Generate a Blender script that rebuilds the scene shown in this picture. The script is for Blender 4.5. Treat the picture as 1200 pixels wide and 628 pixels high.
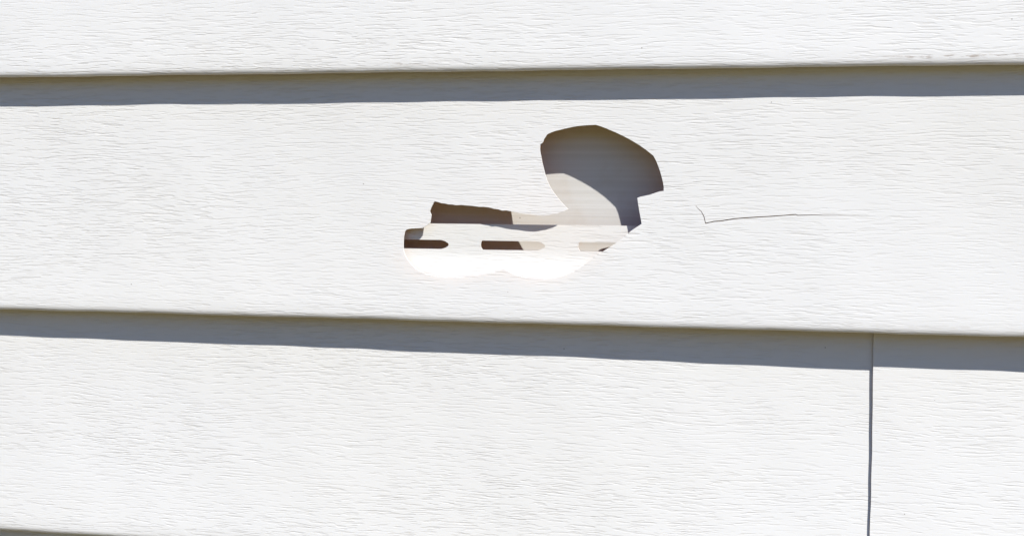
import bpy, math, random
import numpy as np
from mathutils import Vector, Matrix
from mathutils.geometry import delaunay_2d_cdt

for o in list(bpy.data.objects):
    bpy.data.objects.remove(o, do_unlink=True)
scene = bpy.context.scene
Z0 = 1.2                       # height of the middle course's bottom edge above the ground

# ------------------------------------------------------------------ camera
F_PX = 1500.0                  # focal length in photo pixels (photo 1200 wide)
YAW, PIT, ROL = 0.20365, 0.131229, -0.008358
CAM = Vector((0.116953, -0.57527, 0.101892 + Z0))
cy, sy, cp, sp = math.cos(YAW), math.sin(YAW), math.cos(PIT), math.sin(PIT)
FW = Vector((-sy * cp, cy * cp, -sp)); RT = Vector((cy, sy, 0)); UP = RT.cross(FW)
cr, sr = math.cos(ROL), math.sin(ROL)
RT, UP = RT * cr + UP * sr, UP * cr - RT * sr
cam_d = bpy.data.cameras.new('camera')
cam_d.sensor_fit = 'HORIZONTAL'; cam_d.sensor_width = 36.0
cam_d.lens = 36.0 * F_PX / 1200.0
cam_d.clip_start = 0.01; cam_d.clip_end = 500
cam = bpy.data.objects.new('camera', cam_d); scene.collection.objects.link(cam)
M = Matrix((RT, UP, -FW)).transposed().to_4x4(); M.translation = CAM
cam.matrix_world = M
scene.camera = cam

# ------------------------------------------------------------------ sky, sun, exposure
SUN = Vector((1.30, -1.0, 1.72)).normalized()        # towards the sun
world = bpy.data.worlds.new('World'); scene.world = world; world.use_nodes = True
nt = world.node_tree; nt.nodes.clear()
sky = nt.nodes.new('ShaderNodeTexSky'); sky.sky_type = 'NISHITA'; sky.sun_disc = False
sky.sun_elevation = math.asin(SUN.z); sky.sun_rotation = math.atan2(SUN.x, SUN.y)
sky.dust_density = 0.0; sky.ozone_density = 7.0; sky.air_density = 0.8
bg = nt.nodes.new('ShaderNodeBackground'); bg.inputs['Strength'].default_value = 0.12
wo = nt.nodes.new('ShaderNodeOutputWorld')
nt.links.new(sky.outputs[0], bg.inputs[0]); nt.links.new(bg.outputs[0], wo.inputs[0])
sun_d = bpy.data.lights.new('sun', 'SUN'); sun_d.energy = 5.0; sun_d.angle = math.radians(0.5)
sun_d.color = (1.0, 0.968, 0.90)
sun = bpy.data.objects.new('sun', sun_d); scene.collection.objects.link(sun)
sun.rotation_euler = SUN.to_track_quat('Z', 'Y').to_euler(); sun.location = SUN * 10
vs = scene.view_settings
vs.view_transform = 'Standard'; vs.look = 'None'; vs.gamma = 1; vs.use_curve_mapping = False
vs.exposure = 0.50

# ------------------------------------------------------------------ materials
class N:
    """small helper for writing node trees"""
    def __init__(s, name):
        s.m = bpy.data.materials.new(name); s.m.use_nodes = True
        s.t = s.m.node_tree; s.t.nodes.clear()
        s.out = s.t.nodes.new('ShaderNodeOutputMaterial')
        s.b = s.t.nodes.new('ShaderNodeBsdfPrincipled')
        s.t.links.new(s.b.outputs[0], s.out.inputs[0])
    def n(s, typ, **kw):
        nd = s.t.nodes.new(typ)
        for k, v in kw.items(): setattr(nd, k, v)
        return nd
    def set(s, sock, v):
        if hasattr(v, 'is_linked') or hasattr(v, 'links'): s.t.links.new(v, sock)
        else: sock.default_value = v
    def math(s, op, a, b=0.0, c=None, clamp=False):
        nd = s.n('ShaderNodeMath', operation=op, use_clamp=clamp)
        s.set(nd.inputs[0], a); s.set(nd.inputs[1], b)
        if c is not None: s.set(nd.inputs[2], c)
        return nd.outputs[0]
    def ramp(s, v, a, b, lo=0.0, hi=1.0):
        nd = s.n('ShaderNodeMapRange', interpolation_type='SMOOTHSTEP')
        for k, x in enumerate((v, a, b, lo, hi)): s.set(nd.inputs[k], x)
        return nd.outputs[0]
    def vec(s, x, y, z):
        nd = s.n('ShaderNodeCombineXYZ')
        for k, q in enumerate((x, y, z)): s.set(nd.inputs[k], q)
        return nd.outputs[0]
    def noise(s, v, scale=1.0, detail=2.0, rough=0.5):
        nd = s.n('ShaderNodeTexNoise')
        s.set(nd.inputs['Vector'], v); nd.inputs['Scale'].default_value = scale
        nd.inputs['Detail'].default_value = detail; nd.inputs['Roughness'].default_value = rough
        return nd.outputs[0]
    def mix(s, f, a, b):
        nd = s.n('ShaderNodeMix', data_type='RGBA')
        s.set(nd.inputs[0], f); s.set(nd.inputs[6], a); s.set(nd.inputs[7], b)
        return nd.outputs[2]

def thin(s, amount, col):
    """thin vinyl lets a little warm light through"""
    tr = s.n('ShaderNodeBsdfTranslucent'); tr.inputs['Color'].default_value = col
    mx = s.n('ShaderNodeMixShader'); mx.inputs[0].default_value = amount
    s.t.links.new(s.b.outputs[0], mx.inputs[1]); s.t.links.new(tr.outputs[0], mx.inputs[2])
    s.t.links.new(mx.outputs[0], s.out.inputs[0])

def vinyl(name, depth, tone):
    s = N(name)
    co = s.n('ShaderNodeTexCoord')
    sep = s.n('ShaderNodeSeparateXYZ'); s.t.links.new(co.outputs['Object'], sep.inputs[0])
    x, z = sep.outputs[0], sep.outputs[2]
    uv = s.n('ShaderNodeSeparateXYZ'); s.t.links.new(co.outputs['UV'], uv.inputs[0])
    v = uv.outputs[1]                                   # height above the course's own bottom edge, metres
    # slow warp: the cedar grain rises and falls and makes loops
    w1 = s.noise(s.vec(s.math('MULTIPLY', x, 9.0), 0.0, s.math('MULTIPLY', z, 26.0)), 1.0, 1.0)
    w2 = s.noise(s.vec(s.math('MULTIPLY', x, 45.0), 4.0, s.math('MULTIPLY', z, 130.0)), 1.0, 1.0)
    zz = s.math('ADD', z, s.math('MULTIPLY', s.math('SUBTRACT', w1, 0.5), 0.008))
    zz = s.math('ADD', zz, s.math('MULTIPLY', s.math('SUBTRACT', w2, 0.5), 0.0006))
    def dashes(fx, fz, off, a, b):
        n = s.noise(s.vec(s.math('MULTIPLY', x, fx), off, s.math('MULTIPLY', zz, fz)), 1.0, 1.5, 0.45)
        return s.ramp(n, a, b)
    d1 = dashes(95.0, 1380.0, 1.3, 0.575, 0.635)
    d2 = dashes(100.0, 1080.0, 7.7, 0.60, 0.66)
    d3 = dashes(170.0, 2000.0, 3.1, 0.57, 0.66)
    dens = s.noise(s.vec(s.math('MULTIPLY', x, 7.0), 2.0, s.math('MULTIPLY', z, 30.0)), 1.0, 2.0)
    dens = s.math('MULTIPLY', s.ramp(dens, 0.34, 0.64, 0.5, 1.1), s.ramp(x, -0.02, 0.14, 1.0, 0.72))   # the embossing is shallower towards the right
    g = s.math('ADD', s.math('MULTIPLY', d1, 1.0), s.math('MULTIPLY', d2, 0.8))
    g = s.math('ADD', g, s.math('MULTIPLY', d3, 0.3))
    g = s.math('MULTIPLY', g, dens)
    soft = s.noise(s.vec(s.math('MULTIPLY', x, 30.0), 5.0, s.math('MULTIPLY', zz, 260.0)), 1.0, 2.0)
    h = s.math('ADD', s.math('MULTIPLY', g, -1.0), s.math('MULTIPLY', soft, 0.45))
    bump = s.n('ShaderNodeBump'); bump.inputs['Strength'].default_value = 1.0
    bump.inputs['Distance'].default_value = depth
    s.t.links.new(h, bump.inputs['Height'])
    s.t.links.new(bump.outputs[0], s.b.inputs['Normal'])
    # wear: grime caught along the bottom edge, a few specks
    en = s.noise(s.vec(s.math('MULTIPLY', x, 150.0), 9.0, s.math('MULTIPLY', z, 900.0)), 1.0, 3.0, 0.6)
    el = s.noise(s.vec(s.math('MULTIPLY', x, 9.0), 31.0, s.math('MULTIPLY', z, 7.0)), 1.0, 1.0)
    band = s.math('MULTIPLY', s.ramp(v, 0.0024, 0.0034), s.ramp(v, 0.0048, 0.0038))
    dirt = s.math('MULTIPLY', s.ramp(en, 0.46, 0.62), s.math('MULTIPLY', band, s.ramp(s.math('ADD', s.math('MULTIPLY', el, 0.85), s.ramp(s.math('ABSOLUTE', s.math('SUBTRACT', x, 0.22)), 0.12, 0.03, 0.0, 0.25)), 0.50, 0.62)))
    dirt = s.math('MULTIPLY', dirt, s.ramp(z, Z0 + 0.05, Z0 + 0.10, 0.2, 1.0))       # most of it sits on the topmost course
    vor = s.n('ShaderNodeTexVoronoi', feature='F1'); vor.inputs['Scale'].default_value = 85.0
    s.t.links.new(s.vec(x, 0.0, z), vor.inputs['Vector'])
    spk = s.n('ShaderNodeSeparateColor'); s.t.links.new(vor.outputs['Color'], spk.inputs[0])
    speck = s.math('MULTIPLY', s.ramp(vor.outputs['Distance'], 0.034, 0.018), s.math('GREATER_THAN', spk.outputs[0], 0.72))
    film = s.noise(s.vec(s.math('MULTIPLY', x, 4.0), 0.0, s.math('MULTIPLY', z, 12.0)), 1.0, 3.0)
    col = s.mix(s.ramp(film, 0.35, 0.7), tone, tuple(a * b for a, b in zip(tone, (0.982, 0.977, 0.962, 1))))
    col = s.mix(s.math('MULTIPLY', s.math('MINIMUM', g, 1.0), 0.09), col, (0.42, 0.36, 0.29, 1))   # grooves of the grain tinted brown
    col = s.mix(s.math('MULTIPLY', dirt, 0.65), col, (0.30, 0.23, 0.18, 1))
    col = s.mix(s.math('MULTIPLY', speck, 0.55), col, (0.10, 0.08, 0.06, 1))
    s.t.links.new(col, s.b.inputs['Base Color'])
    s.b.inputs['Roughness'].default_value = 0.55
    s.b.inputs['Specular IOR Level'].default_value = 0.35
    thin(s, 0.15, (1.0, 0.68, 0.22, 1))
    return s.m

def board():
    s = N('cream_sheathing')
    co = s.n('ShaderNodeTexCoord')
    sep = s.n('ShaderNodeSeparateXYZ'); s.t.links.new(co.outputs['Object'], sep.inputs[0])
    x, z = sep.outputs[0], sep.outputs[2]
    st = s.noise(s.vec(s.math('MULTIPLY', x, 5.0), 0.0, s.math('MULTIPLY', z, 420.0)), 1.0, 2.0)
    blot = s.noise(s.vec(x, 0.0, z), 60.0, 4.0, 0.6)
    col = s.mix(s.ramp(st, 0.3, 0.7), (0.605, 0.592, 0.565, 1), (0.66, 0.652, 0.635, 1))
    col = s.mix(s.math('MULTIPLY', s.ramp(blot, 0.5, 0.72), 0.16), col, (0.50, 0.40, 0.28, 1))
    vor = s.n('ShaderNodeTexVoronoi', feature='F1'); vor.inputs['Scale'].default_value = 160.0
    s.t.links.new(s.vec(x, 0.0, z), vor.inputs['Vector'])
    spk = s.n('ShaderNodeSeparateColor'); s.t.links.new(vor.outputs['Color'], spk.inputs[0])
    speck = s.math('MULTIPLY', s.ramp(vor.outputs['Distance'], 0.10, 0.05), s.math('GREATER_THAN', spk.outputs[0], 0.7))
    col = s.mix(s.math('MULTIPLY', speck, 0.5), col, (0.12, 0.08, 0.05, 1))
    s.t.links.new(col, s.b.inputs['Base Color'])
    bump = s.n('ShaderNodeBump'); bump.inputs['Strength'].default_value = 0.5
    bump.inputs['Distance'].default_value = 0.0003
    s.t.links.new(st, bump.inputs['Height']); s.t.links.new(bump.outputs[0], s.b.inputs['Normal'])
    s.b.inputs['Roughness'].default_value = 0.6
    return s.m

def simple(name, c1, c2, scale, rough=0.9, glow=None):
    s = N(name)
    co = s.n('ShaderNodeTexCoord')
    n = s.noise(co.outputs['Object'], scale, 6.0, 0.6)
    s.t.links.new(s.mix(s.ramp(n, 0.3, 0.7), c1, c2), s.b.inputs['Base Color'])
    s.b.inputs['Roughness'].default_value = rough
    if glow: thin(s, 0.45, glow)
    return s.m

VINYL, BOARD = vinyl('white_vinyl', 0.000072, (0.81, 0.81, 0.81, 1)), board()
HEM = vinyl('cream_white_vinyl', 0.000042, (0.79, 0.787, 0.772, 1))          # the hem is smoother than the embossed face
BACKING = simple('cavity_shade_vinyl_back', (0.16, 0.10, 0.05, 1), (0.12, 0.075, 0.04, 1), 40.0, 0.8, (0.95, 0.52, 0.10, 1))  # dark brown put on the panel backs to deepen shade inside the cavity
GRASS = simple('dry_grass', (0.12, 0.084, 0.017, 1), (0.088, 0.075, 0.014, 1), 3.0)
CONC = simple('concrete', (0.36, 0.35, 0.33, 1), (0.28, 0.27, 0.25, 1), 18.0)

# ------------------------------------------------------------------ helpers
def empty(name, loc, parent=None):
    o = bpy.data.objects.new(name, None); scene.collection.objects.link(o)
    o.empty_display_size = 0.05
    o.location = loc
    if parent: o.parent = parent
    return o

def link(name, me, mat, parent=None):
    o = bpy.data.objects.new(name, me); scene.collection.objects.link(o)
    if not me.materials: me.materials.append(mat)
    if parent: o.parent = parent
    return o

def box(name, lo, hi, mat, parent=None):
    x0, y0, z0 = lo; x1, y1, z1 = hi
    v = [(x, y, z) for x in (x0, x1) for y in (y0, y1) for z in (z0, z1)]
    f = [(0, 1, 3, 2), (4, 6, 7, 5), (0, 4, 5, 1), (2, 3, 7, 6), (0, 2, 6, 4), (1, 5, 7, 3)]
    me = bpy.data.meshes.new(name); me.from_pydata(v, [], f); me.update()
    return link(name, me, mat, parent)

def ray(px, py):
    return FW + RT * ((px - 600) / F_PX) - UP * ((py - 314) / F_PX)

def hit(px, py, ofun):
    """pixel -> (x, z) on the surface whose outward distance is ofun(x, z)"""
    d = ray(px, py); o = 0.005
    for _ in range(40):
        t = (-o - CAM.y) / d.y
        P = CAM + d * t
        o = ofun(P.x, P.z - Z0)
    return P.x, P.z - Z0

def inside(px, py, poly):
    c = False; j = len(poly) - 1
    for i in range(len(poly)):
        xi, yi = poly[i]; xj, yj = poly[j]
        if (yi > py) != (yj > py) and px < (xj - xi) * (py - yi) / (yj - yi) + xi: c = not c
        j = i
    return c

def wave(x, z):
    """the slight oil-canning of thin vinyl, metres"""
    return 0.00016 * math.sin(x * 17.0 + z * 9) + 0.00010 * math.sin(x * 41.0 + 1.3 + z * 23) + 0.00004 * math.sin(x * 133.0 + z * 60)

T = 0.0009                     # thickness of the vinyl

def sheet(name, xs, ss, surf, zb, mat, parent, holes=(), cut=None):
    """thin vinyl sheet: xs columns, ss rows of the profile, surf(x, s) -> (outward, z, nx?)"""
    if holes:
        pts, edges = [], []
        nx, ns = len(xs), len(ss)
        for s in ss:
            for x in xs: pts.append(Vector((x, s)))
        per = [0, nx - 1, nx * ns - 1, nx * (ns - 1)]
        for j in range(ns):                              # keep the rows as edges so the profile stays crisp
            for i in range(nx - 1): edges.append((j * nx + i, j * nx + i + 1))
        for h in holes:
            k = len(pts)
            pts += [Vector(p) for p in h]
            edges += [(k + i, k + (i + 1) % len(h)) for i in range(len(h))]
        vv, ee, ff, *_ = delaunay_2d_cdt(pts, edges, [], 0, 1e-7)
        bb = [(min(p[0] for p in h), max(p[0] for p in h), min(p[1] for p in h), max(p[1] for p in h)) for h in holes]
        tri = []
        for f in ff:
            c = sum((vv[i] for i in f), Vector((0, 0))) / len(f)
            bad = False
            for h, q in zip(holes, bb):
                if q[0] <= c.x <= q[1] and q[2] <= c.y <= q[3] and inside(c.x, c.y, h): bad = True; break
            if bad: continue
            a = (vv[f[1]] - vv[f[0]]).cross(vv[f[2]] - vv[f[0]])
            if abs(a) < 1e-14: continue
            tri.append(tuple(f) if a < 0 else tuple(reversed(f)))
        P2 = [(p.x, p.y) for p in vv]
    else:
        nx, ns = len(xs), len(ss)
        P2 = [(x, s) for s in ss for x in xs]
        tri = [(j * nx + i, (j + 1) * nx + i, (j + 1) * nx + i + 1, j * nx + i + 1) for j in range(ns - 1) for i in range(nx - 1)]
        # s grows downwards, x to the right: this winding faces the outside (-Y)
    used = sorted({i for f in tri for i in f}); rem = {o: n for n, o in enumerate(used)}
    P2 = [P2[i] for i in used]; tri = [tuple(rem[i] for i in f) for f in tri]
    n = len(P2)
    front, back = [], []
    e = 1e-5
    for x, s in P2:
        o, z = surf(x, s); o2, z2 = surf(x, s + e); o1, z1 = surf(x, s - e)
        to, tz = o2 - o1, z2 - z1; L = math.hypot(to, tz) or 1
        no, nz = -tz / L, to / L                          # outward normal of the profile
        if cut and x == cut: x += 0.00006 * math.sin(z * 310) + 0.00004 * math.sin(z * 870 + 1) + 0.0004 * math.sin(math.pi * (zb + H - z) / H) ** 2
        front.append((x, -o, z + Z0)); back.append((x, -(o - no * T), z - nz * T + Z0))
    verts = front + back
    faces = list(tri) + [tuple(i + n for i in reversed(f)) for f in tri]
    smooth = [True] * len(faces); midx = [0] * len(tri) + [1] * len(tri)
    cnt = {}
    for f in tri:
        for a, b in zip(f, f[1:] + f[:1]): cnt[(a, b)] = 1
    for (a, b) in list(cnt):
        if (b, a) not in cnt:
            k = len(verts)
            verts += [front[b], front[a], back[a], back[b]]
            faces.append((k, k + 1, k + 2, k + 3)); smooth.append(False); midx.append(0)
    me = bpy.data.meshes.new(name); me.from_pydata(verts, [], faces)
    me.polygons.foreach_set('use_smooth', smooth)
    me.materials.append(mat); me.materials.append(BACKING)          # front of the sheet, its back coloured dark brown to shade the cavity
    me.polygons.foreach_set('material_index', midx)
    uvl = me.uv_layers.new(name='UVMap')
    vz = np.array([(v[0], v[2] - Z0 - zb) for v in verts], dtype=np.float32)
    li = np.zeros(len(me.loops), dtype=np.int32); me.loops.foreach_get('vertex_index', li)
    uvl.data.foreach_set('uv', vz[li].ravel())
    me.update()
    return link(name, me, mat, parent)

# ------------------------------------------------------------------ the siding's profile
H = 0.1143                     # height of a course
B = 0.010                      # how far a course's bottom edge stands out
R = 0.0015                     # radius of the rounded bottom edge (depth)
RZ = 0.0030                    # and its height
CONC_C = 0.34                  # concavity of the face

def face_o(zb, otop):
    def f(x, z):
        t = 1 - (z - zb) / H
        o0 = otop(x)
        tt = t + CONC_C * (t * t - t) if t > 0 else t * (1 - CONC_C)
        return o0 + (B - o0) * tt + wave(x, z)
    return f

def course_surf(zb, otop, lift=0.0, up=0.004, depth=0.0088):
    """s runs down the face, round the bottom edge and back under it"""
    fo = face_o(zb, otop)
    s1 = H + up - RZ
    s2 = s1 + RZ * math.pi / 2
    def surf(x, s):
        if s <= s1:
            z = zb + H + up - s
            return fo(x, z) + lift, z
        oe = fo(x, zb + RZ) + lift
        wz = 0.00010 * math.sin(x * 60 + zb * 99) + 0.00007 * math.sin(x * 173 + zb * 41)
        if s <= s2:
            a = (s - s1) / RZ
            return oe + 0.00012 * math.sin(a) - R * (1 - math.cos(a)), zb + RZ - RZ * math.sin(a) + wz * math.sin(a)
        return oe + 0.00012 - R - (s - s2), zb + wz
    rows = [0, 0.002, 0.004] + [0.004 + k * (s1 - 0.004) / 20 for k in range(1, 21)]
    rows += [s1 + RZ * math.pi / 2 * k / 9 for k in range(1, 10)]
    rows += [s2 + (depth - R) * k / 2 for k in (1, 2)]
    return surf, rows, fo

def columns(x0, x1, fine=True):
    c = {round(x0, 5), round(x1, 5)}
    if fine:
        x = -0.36
        while x < 0.36:
            if x0 < x < x1: c.add(round(x, 5))
            x += 0.004
    x = -1.9
    while x < 1.9:
        if x0 < x < x1 and (not fine or abs(x) > 0.36): c.add(round(x, 5))
        x += 0.05
    return sorted(c)

XL, XR = -1.9, 1.9
JOINT = 0.1606
mid_top = lambda x: 0.0001 + 0.0022 * (x + 0.05)          # top of the middle course (metres outward)
left_top = lambda x: -0.0022 - 0.0040 * max(-0.3, min(x, 0.2)) - 0.0065 * max(0.0, min(x, 0.2) - 0.02)
right_top = lambda x: -0.0034 - 0.006 * max(0.0, min(x, 0.3) - 0.16)
plain_top = lambda x: -0.0005

# ------------------------------------------------------------------ hole, crack and slots, outlines read from the photograph
HOLE_PX = [(633.0, 169.4), (636.2, 167.1), (637.2, 163.7), (641.4, 157.5), (645.5, 155.6), (650.6, 153.7), (661, 151.2), (671.6, 148.8),
    (679, 147.7), (686.9, 147.0), (693, 146.7), (698.3, 146.5), (705, 148.6), (711.7, 151.2), (721.5, 155.4), (730.8, 159.8), (740.5, 165.0),
    (749.9, 170.7), (758, 176.5), (765.8, 182.8), (769.2, 189.2), (771.9, 196.1), (774, 202.3), (775.7, 208.6), (777, 214), (777.8, 219.1),
    (777.8, 223.9), (773.5, 224.4), (769.1, 225.6), (763.5, 227.6), (757.6, 229.2), (750.9, 230.5), (746.9, 231.9), (747.8, 239), (749.1, 246.8),
    (750.6, 254.8), (751.9, 262.4), (745.7, 266.4), (739.5, 270.6), (731.9, 277.3), (725.8, 281.9), (719.4, 286.3), (712.3, 291), (705.1, 295.5),
    (699.3, 299.2), (693.6, 303.1), (688.9, 307), (684.1, 310.8), (678.5, 314.8), (672.6, 318.4), (666.1, 321.5), (659.2, 324.1), (652.7, 325.8),
    (645.9, 327.0), (639.3, 327.4), (632.5, 327.4), (624.9, 326.8), (617.2, 325.7), (611, 324.4), (605, 322.7), (600.4, 320.7), (595.7, 318.2),
    (590.4, 315.4), (586.5, 316.9), (582.3, 318.4), (574.7, 320.3), (567, 321.7), (553.6, 323.7), (540.3, 325.1), (531.6, 325.6), (523, 325.5),
    (514.4, 324.7), (505.9, 323.2), (498.5, 320.9), (491.5, 317.8), (486, 313.8), (481, 308.9), (477.2, 303.8), (474.3, 298.3), (473.2, 294.6),
    (472.6, 290.7), (472.6, 284), (473.0, 277.3), (474.3, 271.6), (476.2, 269.1), (479.3, 268.2), (482.9, 267.8), (489.2, 267.5), (495.4, 267.0),
    (498.4, 265.4), (501, 263.6), (503.8, 261.3), (504.7, 256.2), (505.3, 251.5), (504.2, 249.8), (503.6, 247.7), (504.9, 243.9), (506.8, 240.0),
    (507.9, 237.8), (509.3, 235.9), (513.2, 236.8), (517.3, 238.2), (521.3, 238.5), (525.6, 239.6), (530.2, 239.7), (534.5, 240.6), (540.4, 240.2),
    (546, 240.8), (553.6, 241.3), (561.3, 242.5), (566.9, 242.4), (572.7, 243.1), (578.3, 244.6), (584.2, 245.4), (588.6, 246.9), (593.1, 246.6),
    (598, 247.5), (605.4, 249.3), (612.9, 250.5), (620.5, 251.1), (629.5, 252.4), (638.2, 252.9), (643.6, 252.2), (648.7, 251.1), (652.1, 250.8),
    (655.4, 249.4), (660.7, 247.9), (665.9, 245.4), (661, 240.4), (656.3, 235.3), (651.4, 229.2), (646.8, 222.9), (643.7, 217.3), (641, 211.4),
    (638.9, 204.8), (637.2, 198.0), (635.5, 191.4), (634.3, 184.7), (633.2, 179.9), (632.6, 175.1)]
CRACK_PX = [(815, 240.5, 0.25), (818, 244.5, 0.5), (821.9, 248, 0.65), (825, 254.1, 0.8), (826.8, 261.7, 1.1), (836.4, 259.6, 0.95), (846, 258.9, 0.95),
    (860, 256.4, 0.95), (872.3, 255.5, 0.95), (888, 254.4, 0.9), (903.8, 253.6, 0.85), (918, 252.6, 0.85), (932.6, 251.4, 0.9), (934.6, 252.4, 0.8),
    (954.5, 251.9, 0.65), (965, 252.4, 0.55), (981, 252.3, 0.4), (1000, 252.6, 0.28), (1018, 252.2, 0.16)]

sA2, rowsA2, foA2 = course_surf(0.0, mid_top)
def to_s(p, up=0.004): return (p[0], H + up - p[1])
hole = [to_s(hit(px, py, foA2)) for px, py in HOLE_PX]
up_side, dn_side = [], []
for i, (px, py, w) in enumerate(CRACK_PX):
    a = CRACK_PX[max(i - 1, 0)]; c = CRACK_PX[min(i + 1, len(CRACK_PX) - 1)]
    tx, ty = c[0] - a[0], c[1] - a[1]; L = math.hypot(tx, ty)
    nx, ny = ty / L, -tx / L
    up_side.append((px + nx * w * 0.56, py + ny * w * 0.56)); dn_side.append((px - nx * w * 0.56, py - ny * w * 0.56))
crack = [to_s(hit(px, py, foA2)) for px, py in up_side + dn_side[::-1]]

# ------------------------------------------------------------------ the setting
def added_rise(y):                   # level by the house, then an unseen grassy rise added to hide low sky
    d = max(0.0, -y - 2.5)
    return 0.0 if d == 0 else 12.5 * (1 - math.exp(-d * d / (d + 3.0) / 18.0))
gys = [40, 0, -1.5, -2.5, -3.5, -4.5, -6, -8, -10, -13, -16, -20, -26, -34, -45, -60, -90, -140]
gxs = [-140 + 10 * k for k in range(29)]
gme = bpy.data.meshes.new('ground')
gme.from_pydata([(x, y, added_rise(y) + (0.25 * math.sin(x * 0.31 + y * 0.2) if y < -6 else 0)) for y in gys for x in gxs], [],
                [(r * 29 + c, (r + 1) * 29 + c, (r + 1) * 29 + c + 1, r * 29 + c + 1) for r in range(len(gys) - 1) for c in range(28)])
gme.polygons.foreach_set('use_smooth', [True] * len(gme.polygons)); gme.update()
ground = link('ground', gme, GRASS); ground['kind'] = 'structure'
ground['label'] = 'dry olive grass ground in front of the house wall, with an added rise out of view'

wall = empty('house_wall', (0, 0, 0))
wall['label'] = 'white vinyl clapboard house wall with a jagged broken hole showing the nail slots'
wall['category'] = 'wall'; wall['kind'] = 'thing'
BACK = 0.0113
box('sheathing', (XL, BACK, 0.12), (XR, BACK + 0.10, Z0 + 5.2 * H), BOARD, wall)
box('foundation', (XL, BACK - 0.004, -0.05), (XR, BACK + 0.12, 0.1185), CONC, wall)

def panel(ztop, x0, x1, otops, lift=0.0, fine=True, holes=((), ()), label=None, hem=False, slots=False):
    """one double siding panel: two courses and, along its top, the nail hem; ztop = bottom edge of the upper course"""
    root = empty('siding_panel', (0, 0, 0), wall)
    if label: root['label'] = label
    cols = columns(x0, x1, fine)
    for k in (0, 1):
        zb = ztop - k * H
        surf, rows, fo = course_surf(zb, otops[k], lift)
        sheet('course', cols, rows, surf, zb, VINYL, root, holes[k], cols[0] if lift else None)
    if hem:
        zt = ztop + H                                        # the course edge that covers this hem
        ot = otops[0]
        prof = [(0.0446, 0.00015), (0.0430, 0.0003), (0.0400, 0.00057), (0.0374, 0.0008), (0.0345, 0.00106), (0.0330, 0.00121), (0.0318, 0.00136), (0.0306, 0.00155),
                (0.0292, 0.00184), (0.0276, 0.00228), (0.0258, 0.00285), (0.0238, 0.0035), (0.0218, 0.0040), (0.0198, 0.0046), (0.0178, 0.0050), (0.0155, 0.0050),
                (0.0130, 0.0042), (0.0100, 0.0022), (0.0070, 0.0004), (0.0042, None)]
        zs = [p[0] for p in prof]
        def hs(x, s):
            z = zs[0] - s
            for (za, oa), (zb_, ob) in zip(prof, prof[1:]):
                if z >= zb_ or zb_ == zs[-1]:
                    if oa is None: oa = ot(x)
                    if ob is None: ob = ot(x)
                    q = (za - z) / (za - zb_)
                    return oa + (ob - oa) * q + lift + wave(x, z + zt) * 0.5, z + zt
        hrows = [zs[0] - z for z in zs]
        sl = []
        if slots:
            flat = lambda x, z: 0.0008 + lift
            xa, za = hit(564.0, 282.1, flat); xb, _ = hit(639.0, 282.4, flat); xc, _ = hit(678.2, 283.4, flat)
            _, zlo = hit(600, 292.9, flat); _, zhi = hit(600, 282.4, flat)
            pitch, ln = xc - xa, xb - xa
            hh = (zhi - zlo) / 2; zm = (zhi + zlo) / 2
            for k in range(-9, 7):
                l = xa + k * pitch; r = l + ln
                if r > x1 - 0.01 or l < x0 + 0.01: continue
                c = [(l + 0.0004, zm + hh), (r - 0.0036, zm + hh), (r - 0.0017, zm + hh * 0.72), (r - 0.0004, zm + hh * 0.32), (r, zm),
                     (r - 0.0004, zm - hh * 0.34), (r - 0.0017, zm - hh * 0.74), (r - 0.0036, zm - hh), (l + 0.0006, zm - hh),
                     (l - 0.0001, zm - hh * 0.5), (l - 0.0003, zm), (l - 0.0001, zm + hh * 0.5)]
                sl.append([(p[0], zs[0] - (p[1] - zt)) for p in c])
        sheet('nail_hem', cols, hrows, hs, zt - 0.2, HEM, root, sl)
    return root

panel(H, XL, XR, (lambda x: 0.0005, mid_top), holes=((), (hole, crack)),
      label='broken panel across the upper half, with a jagged hole and a thin crack')
panel(-H, XL, JOINT + 0.028, (left_top, plain_top), hem=True, slots=True,
      label='panel below the broken one, its slotted nail hem showing through the hole')
panel(-H, JOINT, XR, (right_top, plain_top), lift=T + 0.00012,
      label='panel at the lower right whose cut end laps over its neighbour')
panel(3 * H, XL, XR, (plain_top, plain_top), fine=False, hem=True)
panel(5 * H, XL, XR, (plain_top, plain_top), fine=False, hem=True)
for k in range(1, 4):
    panel(-H * (1 + 2 * k), XL, XR, (plain_top, plain_top), fine=False, hem=True)
